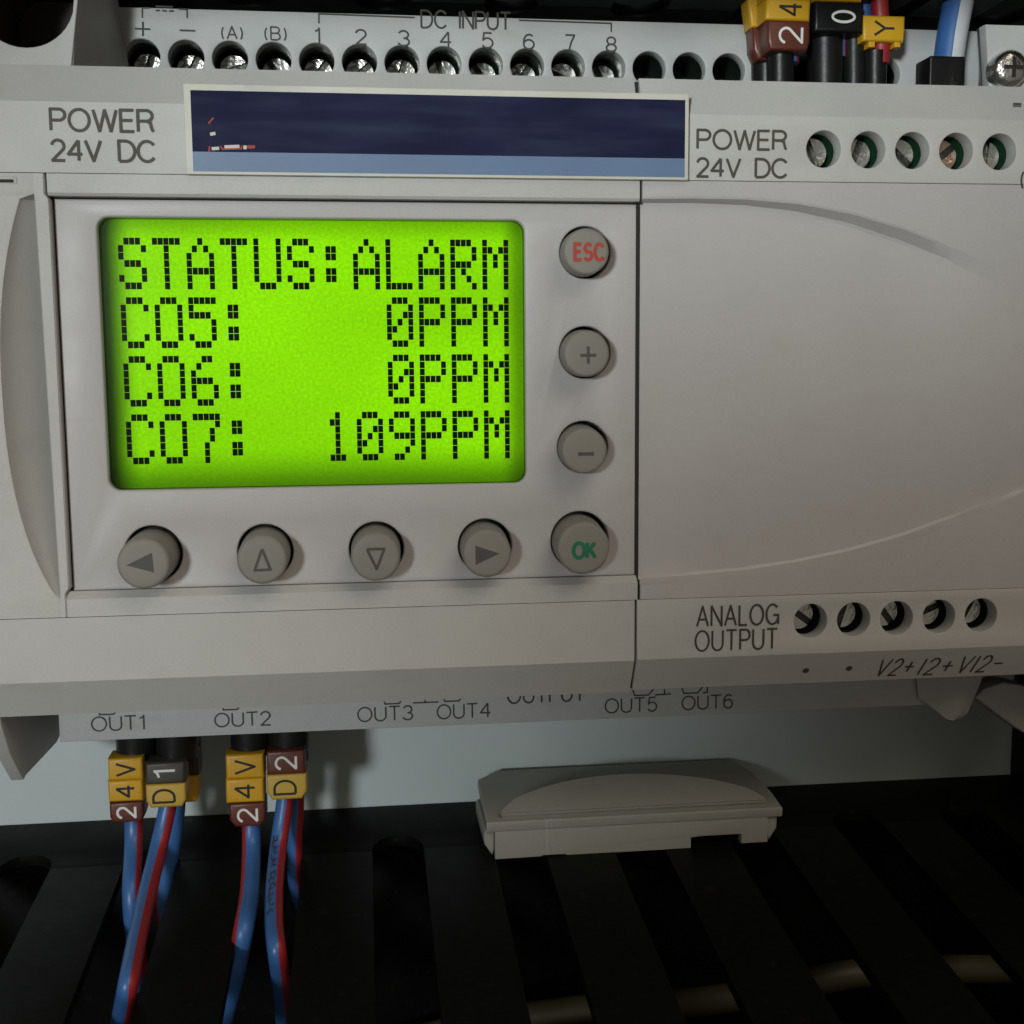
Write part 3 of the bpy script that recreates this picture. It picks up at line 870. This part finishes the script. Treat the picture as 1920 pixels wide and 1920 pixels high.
# slanted marks on the lower chamfer
n_ch = Vector((0, -(ZD1 - ZD2 - .25), -2.45)).normalized(); v_ch = Vector((0, -2.45, ZD1 - ZD2 - .25)).normalized()
def chamfer_pt(px, py):
    d = 1.2
    for _ in range(6):
        x, z = W(px, py, d); d = .05 + (ZD1 + .05 - z) / (ZD1 - ZD2 - .2) * 2.45
    return Vector((x, d, z))
rws = []
for s, a, b, base in (('V2+', 1638, 1703, 1267), ('I2+', 1719, 1776, 1265), ('VI2-', 1790, 1868, 1261)):
    o = chamfer_pt(a, base); e = chamfer_pt(b, base)
    rws.append((s, o, X, v_ch, n_ch, (e - o).length, 2.75, .24, .22, .3))
lettering('terminal_lettering', rws, INK, exm)
for px, py in ((1511, 1257), (1592, 1253)):
    c = chamfer_pt(px, py); bm = bmesh.new()
    bm.faces.new([bm.verts.new(c + (X * math.cos(a) + v_ch * math.sin(a)) * .42 + n_ch * .03) for a in [2 * math.pi * i / 20 for i in range(20)]])
    from_bm('dot_mark', bm, INK2, exm)

# lower right corner of the controller's base: pointed ear and rounded lug
xw2 = WX(1742, 1300, DS)
tri = [px_on_x(1722, 1275, xw2), px_on_x(1724, 1305, xw2), px_on_x(1782, 1350, xw2)]
xq = WX(1785, 1350, 12.0)
bm = bmesh.new()
A = [W(1718, 1268, DSB - .4), W(1834, 1262, 8.0), W(1826, 1278, 8.0), W(1800, 1340, 9.0), W(1788, 1351, 10.0), W(1776, 1349, 11.0), W(1738, 1320, 11.4), W(1722, 1308, DSB - .4)]
Ad = [DSB - .4, 8, 8, 9, 10, 11, 11.4, DSB - .4]
f1 = [bm.verts.new((p[0], d_, p[1])) for p, d_ in zip(A, Ad)]
f2 = [bm.verts.new((p[0] + 1.6, d_ + .9, p[1])) for p, d_ in zip(A, Ad)]
bm.faces.new(f1); bm.faces.new(f2[::-1])
for i in range(len(A)): bm.faces.new((f1[i], f1[(i + 1) % len(A)], f2[(i + 1) % len(A)], f2[i]))
from_bm('lower_ear', bm, GREY, ctl, 30)
lugc = W(1905, 1330, 16)
out = [W(a, b, 16) for a, b in ((1828, 1308), (1850, 1290), (1880, 1280), (1912, 1284), (1960, 1300), (1990, 1330), (1960, 1378), (1922, 1376), (1900, 1362))]
plate('lower_lug', out, d=16, thick=4, bevel=.3, mat=GREY, parent=ctl)

# ================================================================== LOOSE TERMINAL COVER
def wall_z(d): return -51.4 + 0.1 * d
CD = 17.2
cz0 = WZ(1190, 1597, CD); cz1 = WZ(1190, 1540, CD)
cx0, cx1 = WX(928, 1575, CD), WX(1440, 1555, CD)
cap = thing('terminal_cover', 'loose grey plastic terminal cover lying on the black wire duct', 'cover', ((cx0 + cx1) / 2, CD + 8, cz0))
nx0, nx1 = WX(1296, 1570, CD), WX(1390, 1566, CD)
nz = WZ(1345, 1568, CD)
h1 = cz0 + .35
xa1, xa2 = WX(1015, 1600, CD), WX(1060, 1600, CD)
front = [(cx0, cz0), (xa1, cz0 + .05), (xa1 + .2, cz0 + .2), (xa2, cz0 + .2), (xa2 + .2, cz0 + .02), (nx0, cz0 + .02), (nx0, nz), (nx0 + 1.5, nz + .12), (nx1 - .2, nz + .12), (nx1, nz), (nx1, cz0 + .3), (cx1, cz0 + .3), (cx1, cz1), (cx0, cz1)]
plate('front_wall', front, d=CD, thick=1.6, bevel=.12, mat=CAPM, parent=cap)
for s, xx in ((-1, cx0), (1, cx1)):
    o = [(0, cz0 + 1.3), (0, cz1 - .25), (1.15, cz1 - .25), (1.45, cz1 - .8), (1.4, cz0 + 2.1), (.3, cz0 + .4)]
    plate('end_lug', [(xx + s * (a + .03), b) for a, b in o], d=CD + .5, thick=12, bevel=.2, mat=CAPM, parent=cap)
# tray top and the arched lip standing on it
dB = 33.6
bx0, bx1 = WX(912, 1470, dB), WX(1432, 1442, dB)
tl = WX(912, 1540, CD); tr = WX(1466, 1520, CD)
slope = (WZ(1190, 1442, dB) - cz1) / (dB - CD)
bm = curve_mesh([(tl, 0), (tr, 0), (tr + .1, 5.0), (tr - .6, 12), (tr - 2.6, dB - CD), (tl + 3.4, dB - CD), (tl + .1, dB - CD - 2.8)], (), 1.5, .25)
vdir = Vector((0, 1, slope)).normalized()
place_bm(bm, (0, CD - .25, cz1 + 1.0), X, vdir)
from_bm('tray_top', bm, CAPM, cap)
arcp = []
ax0, ax1 = WX(938, 1530, CD), WX(1442, 1508, CD)
for i in range(33):
    t = i / 32; arcp.append((ax0 + (ax1 - ax0) * t, 1.2 + 5.4 * (4 * t * (1 - t)) ** .72 * (1 - .10 * (t - .4))))
lens = [(ax0 + .2, .5)] + [(ax1 - .2, .5)] + arcp[::-1]
bm = bmesh.new()
top, bot = [], []
for a, b in lens:
    yy = CD - .05 + b * .92
    top.append(bm.verts.new((a, yy, cz1 + 1.55 + b * .48)))
    bot.append(bm.verts.new((ax0 + (ax1 - ax0) * .5 + (a - (ax0 + ax1) * .5) * .975, yy + (.75 if b < .6 else -.3), cz1 + .9 + slope * (yy - CD))))
bm.faces.new(top); bm.faces.new(bot[::-1])
for i in range(len(lens)): bm.faces.new((top[i], top[(i + 1) % len(lens)], bot[(i + 1) % len(lens)], bot[i]))
bmesh.ops.bevel(bm, geom=[e for e in bm.edges if e.verts[0] in top and e.verts[1] in top], offset=.25, segments=2, affect='EDGES')
from_bm('arched_lip', bm, CAPM, cap)

# ================================================================== WIRES AND MARKERS
def marker(parent, px, py0, py1, wpx, d, mat, ch=None, inkm=BLKI, deep=4.0, taper=0.0, nubs=False, chs=.52, lean=0.0, cof=0.0):
    pym = (py0 + py1) / 2
    xc = WX(px, pym, d); hw = (WX(px + wpx / 2, pym, d) - WX(px - wpx / 2, pym, d)) / 2
    zt, zb = WZ(px, py0, d), WZ(px, py1, d)
    h = zt - zb
    oc = [(xc - hw, zt), (xc + hw, zt), (xc + hw, zb + h * .3), (xc + hw - taper, zb), (xc - hw + taper, zb), (xc - hw, zb + h * .3)]
    oc = [(x + lean * (z - zb) / h, z) for x, z in oc]
    o = plate('wire_marker', oc, d=d, thick=deep, bevel=.45, mat=mat, parent=parent, res=3)
    if nubs:
        for s in (-1, 1):
            pass
    if ch:
        cw = G[ch][0]
        hh = 2 * hw * chs; ww = h * (.34 if ch == '0' else .52)
        x1 = xc + hh / 2 + cof; z0_ = zb + h / 2 - ww / 2
        if ch == '1': ww = h * .35; z0_ = zb + h / 2 - ww / 2
        lettering('marker_character', [(ch, (x1, d, z0_), Z, -X, -Y, ww, hh, .32, 0)], inkm, o, .02)
    return o


def wire(parent, pts, rad, mats, split, name='insulation', n=24, phase=0.0):
    bm = bmesh.new()
    P3 = [(WX(a, b, d), d, WZ(a, b, d)) for a, b, d in pts]
    sweep(bm, P3, [rad] * len(P3), n, split, phase)
    return from_bm(name, bm, mats, parent, 50)


def ferrule(parent, px, py0, py1, wpx, d, r2=None, square=False):
    x0, z0_ = W(px, py0, d); x1, z1_ = W(px, py1, d)
    r = (WX(px + wpx / 2, py0, d) - WX(px - wpx / 2, py0, d)) / 2
    bm = bmesh.new()
    sweep(bm, [(x0, d + r, z0_), ((x0 + x1) / 2, d + r, (z0_ + z1_) / 2), (x1, d + r, z1_)], [r, r * .97, r * (r2 or .93)], 24)
    return from_bm('ferrule_collar', bm, BLACK, parent, 40)


def wthing(label, px, py, d, grp):
    x, z = W(px, py, d)
    return thing('marked_wire', label, 'wire', (x, d, z), grp)


GB = 'marked wires leaving the lower terminals'
GT = 'marked wires entering the upper terminals'
# tube faces run from +x (index 0) over the camera side; n = 24
HALF_R = [(0, 24, 0), (0, 7, 1), (18, 24, 1)]
def face_split(c, w):      # stripe of w faces centred on face index c
    return [(0, 24, 0)] + [((c - w // 2 + k) % 24, (c - w // 2 + k) % 24 + 1, 1) for k in range(w)]


DW = 17.0
w1 = wthing('blue and red wire with yellow 4 V and brown 2 markers under OUT1', 250, 1700, DW, GB)
ferrule(w1, 250, 1372, 1430, 84, DW - 1)
marker(w1, 235, 1422, 1464, 66, DW - 2, YEL, 'V'); marker(w1, 235, 1463.5, 1504, 66, DW - 2, YEL, '4')
marker(w1, 237, 1504, 1543, 64, DW - 1.8, BRN, '2', WHTI, taper=.3)
wire(w1, [(250, 1420, DW + .4), (251, 1540, DW + .4), (250, 1600, 15.5), (247, 1660, 11), (249, 1715, 10), (256, 1780, 11), (262, 1850, 12)], 1.18, [BLUEW, REDW], face_split(0, 8))
w2 = wthing('blue and red wire with charcoal 1 and yellow D markers under OUT1', 310, 1700, DW, GB)
ferrule(w2, 326, 1368, 1432, 84, DW - 2)
marker(w2, 309, 1430, 1471, 74, DW - 3.5, GRYM, '1', WHTI, lean=.1)
marker(w2, 311, 1470.5, 1515, 76, DW - 3.5, YEL2, 'D', taper=.55, cof=-.25)
wire(w2, [(325, 1440, DW - 1.2), (317, 1500, DW - 1.4), (297, 1590, 13.2), (275, 1680, 5.5), (255, 1770, -4), (241, 1842, -11), (234, 1878, -9), (226, 1915, -4), (215, 1955, 3)], 1.12, [BLUEW, REDW], face_split(0, 9))
w3 = wthing('dark blue wire tucked behind the charcoal 1 and yellow D markers', 330, 1650, 30, GB)
ferrule(w3, 345, 1370, 1425, 60, 20.5)
marker(w3, 341, 1405, 1456, 62, 19.6, GRYM, None); marker(w3, 341, 1456, 1506, 64, 19.6, YEL, None, taper=.5)
wire(w3, [(332, 1430, 22), (330, 1520, 22), (318, 1610, 22), (306, 1690, 22), (330, 1770, 22), (390, 1840, 22)], 1.2, [BLUEW, REDW], face_split(12, 8))
w4 = wthing('red and blue wire with yellow 4 V and brown 2 markers under OUT2', 470, 1700, DW, GB)
ferrule(w4, 466, 1368, 1424, 84, DW - 1)
marker(w4, 459, 1415, 1461, 72, DW - 2, YEL, 'V'); marker(w4, 459, 1460.5, 1506, 72, DW - 2, YEL, '4')
marker(w4, 464, 1506, 1551, 68, DW - 1.8, BRN, '2', WHTI, taper=.7)
wire(w4, [(470, 1420, DW), (471, 1545, DW), (471, 1610, 14.5), (467, 1680, 8), (457, 1740, 2), (446, 1800, 2.5), (430, 1870, 5), (405, 1960, 9)], 1.22, [BLUEW, REDW], face_split(12, 9))
w5 = wthing('blue and red wire with brown 2 and yellow D markers under OUT2', 525, 1700, DW, GB)
ferrule(w5, 540, 1364, 1420, 84, DW - 2)
marker(w5, 536, 1408, 1453, 72, DW - 3.2, BRN, '2', WHTI)
marker(w5, 538, 1452.5, 1500, 76, DW - 3.2, YEL2, 'D', taper=.7, cof=-.25)
wi5 = wire(w5, [(540, 1430, DW - .9), (535, 1495, DW - 1.1), (523, 1580, 14.0), (515, 1660, 8), (514, 1730, 1.5), (519, 1782, -3), (526, 1835, 0), (532, 1890, 4), (536, 1970, 10)], 1.12, [BLUEW, REDW], face_split(0, 9))
w6 = wthing('dark red and blue wire half hidden behind the D2 markers', 556, 1600, 29, GB)
ferrule(w6, 560, 1370, 1430, 40, 20)
wire(w6, [(556, 1420, 21), (556, 1500, 21), (552, 1600, 21), (560, 1680, 21.5), (600, 1740, 22), (660, 1800, 22)], 1.05, [BLUEW, REDW], face_split(0, 9))
# small black print along the blue side of the second D wire
bm = bmesh.new()
random.seed(9)
axis = [(523, 1580, 14.0), (515, 1660, 8), (514, 1730, 1.5)]
for k in range(14):
    t = k / 13 * 1.85
    a_, b_ = axis[int(t)], axis[int(t) + 1]; f_ = t - int(t)
    q = [a_[m] + (b_[m] - a_[m]) * f_ for m in range(3)]
    cx_, cz_ = W(q[0], q[1], q[2])
    dx = random.uniform(-.15, .15)
    base = Vector((cx_ - .60 + dx, q[2] - .90, cz_ + .62))
    vv = Vector((0, .62, .78)); nn = Vector((0, -.78, .62))
    gl = G[random.choice('CEULTO1')]
    stroke(bm, [(p[0] * .7, p[1] * .7) for p in gl[1][0]], .16, base, X, vv, nn, .06)
from_bm('wire_print', bm, BLKI, wi5, merge=False)

# upper right
DT = 15.0
w7 = wthing('wire with yellow 4 and brown 2 markers entering the upper terminals', 1475, 110, DT, GT)
ferrule(w7, 1472, 60, 175, 52, DT - 1)
marker(w7, 1478, -48, -3, 84, DT - 2.4, YEL, 'V', lean=.25); marker(w7, 1478, -3.5, 38, 84, DT - 2.4, YEL, '4', lean=.1, chs=.5, cof=.3)
marker(w7, 1480, 37.5, 94, 80, DT - 2.4, BRN, '2', WHTI, taper=.35, chs=.52, cof=.2, deep=4.6)
wire(w7, [(1475, 120, DT + 1.5), (1476, 0, DT + 1.5), (1470, -90, DT)], 1.6, [BLUEW, REDW], face_split(0, 9))
w8 = wthing('wire with yellow and brown markers half hidden left of the 24 markers', 1430, 60, 20, GT)
ferrule(w8, 1446, 70, 180, 56, 17.5)
marker(w8, 1446, -40, 52, 74, 16.3, YEL, None, lean=-.9, deep=3.2); marker(w8, 1449, 51.5, 112, 68, 16.3, BRN, None, taper=.5, deep=3.2, lean=-.3)
wire(w8, [(1446, 110, 18.6), (1440, -90, 18)], 1.5, [BLUEW, REDW], face_split(0, 9))
w9 = wthing('wire with black 0 marker between the brown 2 and yellow Y markers', 1570, 70, DT, GT)
ferrule(w9, 1560, 40, 180, 66, DT)
marker(w9, 1574, 2, 60, 92, DT - 1.8, BLACK, '0', WHTI, chs=.45, cof=.55)
marker(w9, 1574, -48, 1.5, 88, DT - 1.8, YEL, None)
wire(w9, [(1566, 110, DT + 2.5), (1566, -90, DT + 2.5)], 1.5, [BLUEW, REDW], face_split(0, 9))
w9b = wthing('black collared wire beside the yellow Y marker', 1610, 100, DT, GT)
ferrule(w9b, 1611, 30, 180, 46, DT + .5)
wire(w9b, [(1618, 110, DT + 2.5), (1622, 0, DT + 2.5), (1622, -90, DT + 2.5)], 1.0, [BLUEW], None)
w10 = wthing('red wire with yellow Y marker entering the upper terminals', 1652, 60, DT, GT)
ferrule(w10, 1650, 92, 180, 42, DT - .6)
wire(w10, [(1651, 120, DT + .6), (1652, 60, DT + .6), (1648, -10, DT + .6), (1644, -90, DT + .6)], 1.12, [REDW], None)
my = marker(w10, 1658, 28, 78, 80, DT - 1.2, YEL, 'Y', taper=.1, chs=.46, cof=.05)
for p in (1636, 1684):
    a, b = W(p - 6, 88, DT - 1), W(p + 6, 70, DT - 1)
    plate('marker_foot', rect(a[0], b[0], a[1], b[1]), d=DT - .9, thick=2.6, bevel=.12, mat=YEL, parent=w10)
w11 = wthing('blue and white striped wire with black collar near the ear screw', 1790, 60, DT, GT)
wire(w11, [(1777, 125, DT), (1786, 60, DT), (1799, -10, DT), (1812, -90, DT)], 1.95, [BLUEW, WHTW], face_split(19, 5))
x0, z0_ = W(1741, 150, DT - 2); x1, z1_ = W(1810, 106, DT - 2)
plate('ferrule_collar', rrect(x0, x1, z0_ - 3, z1_, .3), d=DT - 2.2, thick=4.2, bevel=.3, mat=BLACK, parent=w11)

# ================================================================== WIRE DUCTS
SE = 25.0                                                    # slot ends at this depth
SX = [WX(p, q, SE) for p, q in ((55, 1612), (740, 1572), (965, 1580), (1187, 1575), (1390, 1565), (1586, 1555), (1785, 1535))]
IDX = [0, 3, 4, 5, 6, 7, 8]
pf = np.polyfit(IDX, SX, 1); PITCH = float(pf[0]); S0 = float(pf[1])
SWH = 3.55                                                    # half slot width


def make_duct(label, zfun, flip, group=None):
    dt = thing('wire_duct', label, 'duct', (0, 20, zfun(20)), group)
    nslot = 13; first = S0 - 2 * PITCH
    xlo, xhi = first - PITCH / 2, first + (nslot - .5) * PITCH
    k = zfun(1) - zfun(0)
    ud, vd = X, Vector((0, -1, -k)).normalized()              # local y runs towards the viewer
    nrm = Vector((0, -k, 1)).normalized() * (1 if flip > 0 else -1)
    # closed strip along the plate with half-round slot ends
    oc = [(xlo, -(PD - .1)), (xhi, -(PD - .1)), (xhi, -(SE - SWH))]
    for i in reversed(range(nslot)):
        c = first + i * PITCH
        oc += [(c + SWH * math.cos(math.radians(a)), -(SE - SWH) - 1.15 * SWH * math.sin(math.radians(a))) for a in range(0, 181, 15)]
    oc += [(xlo, -(SE - SWH))]
    bm = curve_mesh(oc, (), 1.6, .04)
    L = math.sqrt(1 + k * k)
    place_bm(bm, (0, 0, zfun(0)), ud, vd, nrm)
    from_bm('slot_wall', bm, DUCT, dt)
    me = None
    for i in range(nslot - 1):                                # the fingers between the slots
        c0, c1 = first + i * PITCH + SWH, first + (i + 1) * PITCH - SWH
        xm = (c0 + c1) / 2
        if me is None:
            hw = (c1 - c0) / 2
            bm = curve_mesh([(-hw, -(SE - SWH) + .02), (hw, -(SE - SWH) + .02), (hw, 42), (hw - 1.5, 44), (-hw + 1.5, 44), (-hw, 42)], (), 1.6, .04)
            place_bm(bm, (0, 0, zfun(0)), ud, vd, nrm)
            o = from_bm('finger', bm, DUCT, None); o.location.x = xm * S; attach(o, dt); me = o.data
        else:
            o = bpy.data.objects.new('finger', me); COL.objects.link(o); o.location.x = xm * S; attach(o, dt)
    # floor of the duct along the plate and the far wall
    zf = zfun(30) - flip * 34
    za, zb = sorted((zfun(PD) - flip * 1.6, zf))
    plate('duct_floor', rect(xlo, xhi, za, zb), d=PD - 1.5, thick=1.2, bevel=.05, mat=DUCT, parent=dt)
    bm = curve_mesh(rect(xlo, xhi, -PD, 44), (), 1.6, .1); place_bm(bm, (0, 0, zf), X, -Y, Z); from_bm('far_wall', bm, DUCT, dt)
    return dt


make_duct('black slotted wire duct below the controller', wall_z, 1)
make_duct('black slotted wire duct above the controller', lambda d: 63.4 + 0.0 * d, -1)
# side duct at the right
sd = thing('side_duct', 'dark upright duct at the right edge beyond the plate', 'duct', (92, 30, -60))
plate('duct_wall', rect(84.2, 86, -75, 80), d=4, thick=32, bevel=.2, mat=DUCT, parent=sd)
plate('duct_lid', rrect(83.6, 112, -75, 80, .6), d=1.5, thick=2.4, bevel=.3, mat=DUCT, parent=sd)

# pale cables lying inside the lower duct
def duct_cable(label, pts, r):
    t = thing('duct_cable', label, 'cable', (pts[0][0], pts[0][1], pts[0][2]), 'tan cables inside the lower duct')
    bm = bmesh.new(); sweep(bm, pts, [r] * len(pts), 18); from_bm('sheath', bm, TAN, t, 50)


duct_cable('tan cable seen through the right slots of the lower duct', [(-26, 29, -86), (-8, 27, -80), (10, 20, -74), (26, 12, -69.5), (36, 10, -67.5), (47, 10, -66), (58, 10, -66), (72, 12, -68)], 1.9)
duct_cable('tan cable dipping at the bottom edge under the duct fingers', [(-22, 14, -84), (-8, 8, -78), (2, 2, -72.5), (10, -4, -69), (18, -6, -66), (27, -6, -65), (34, -2, -70)], 1.8)
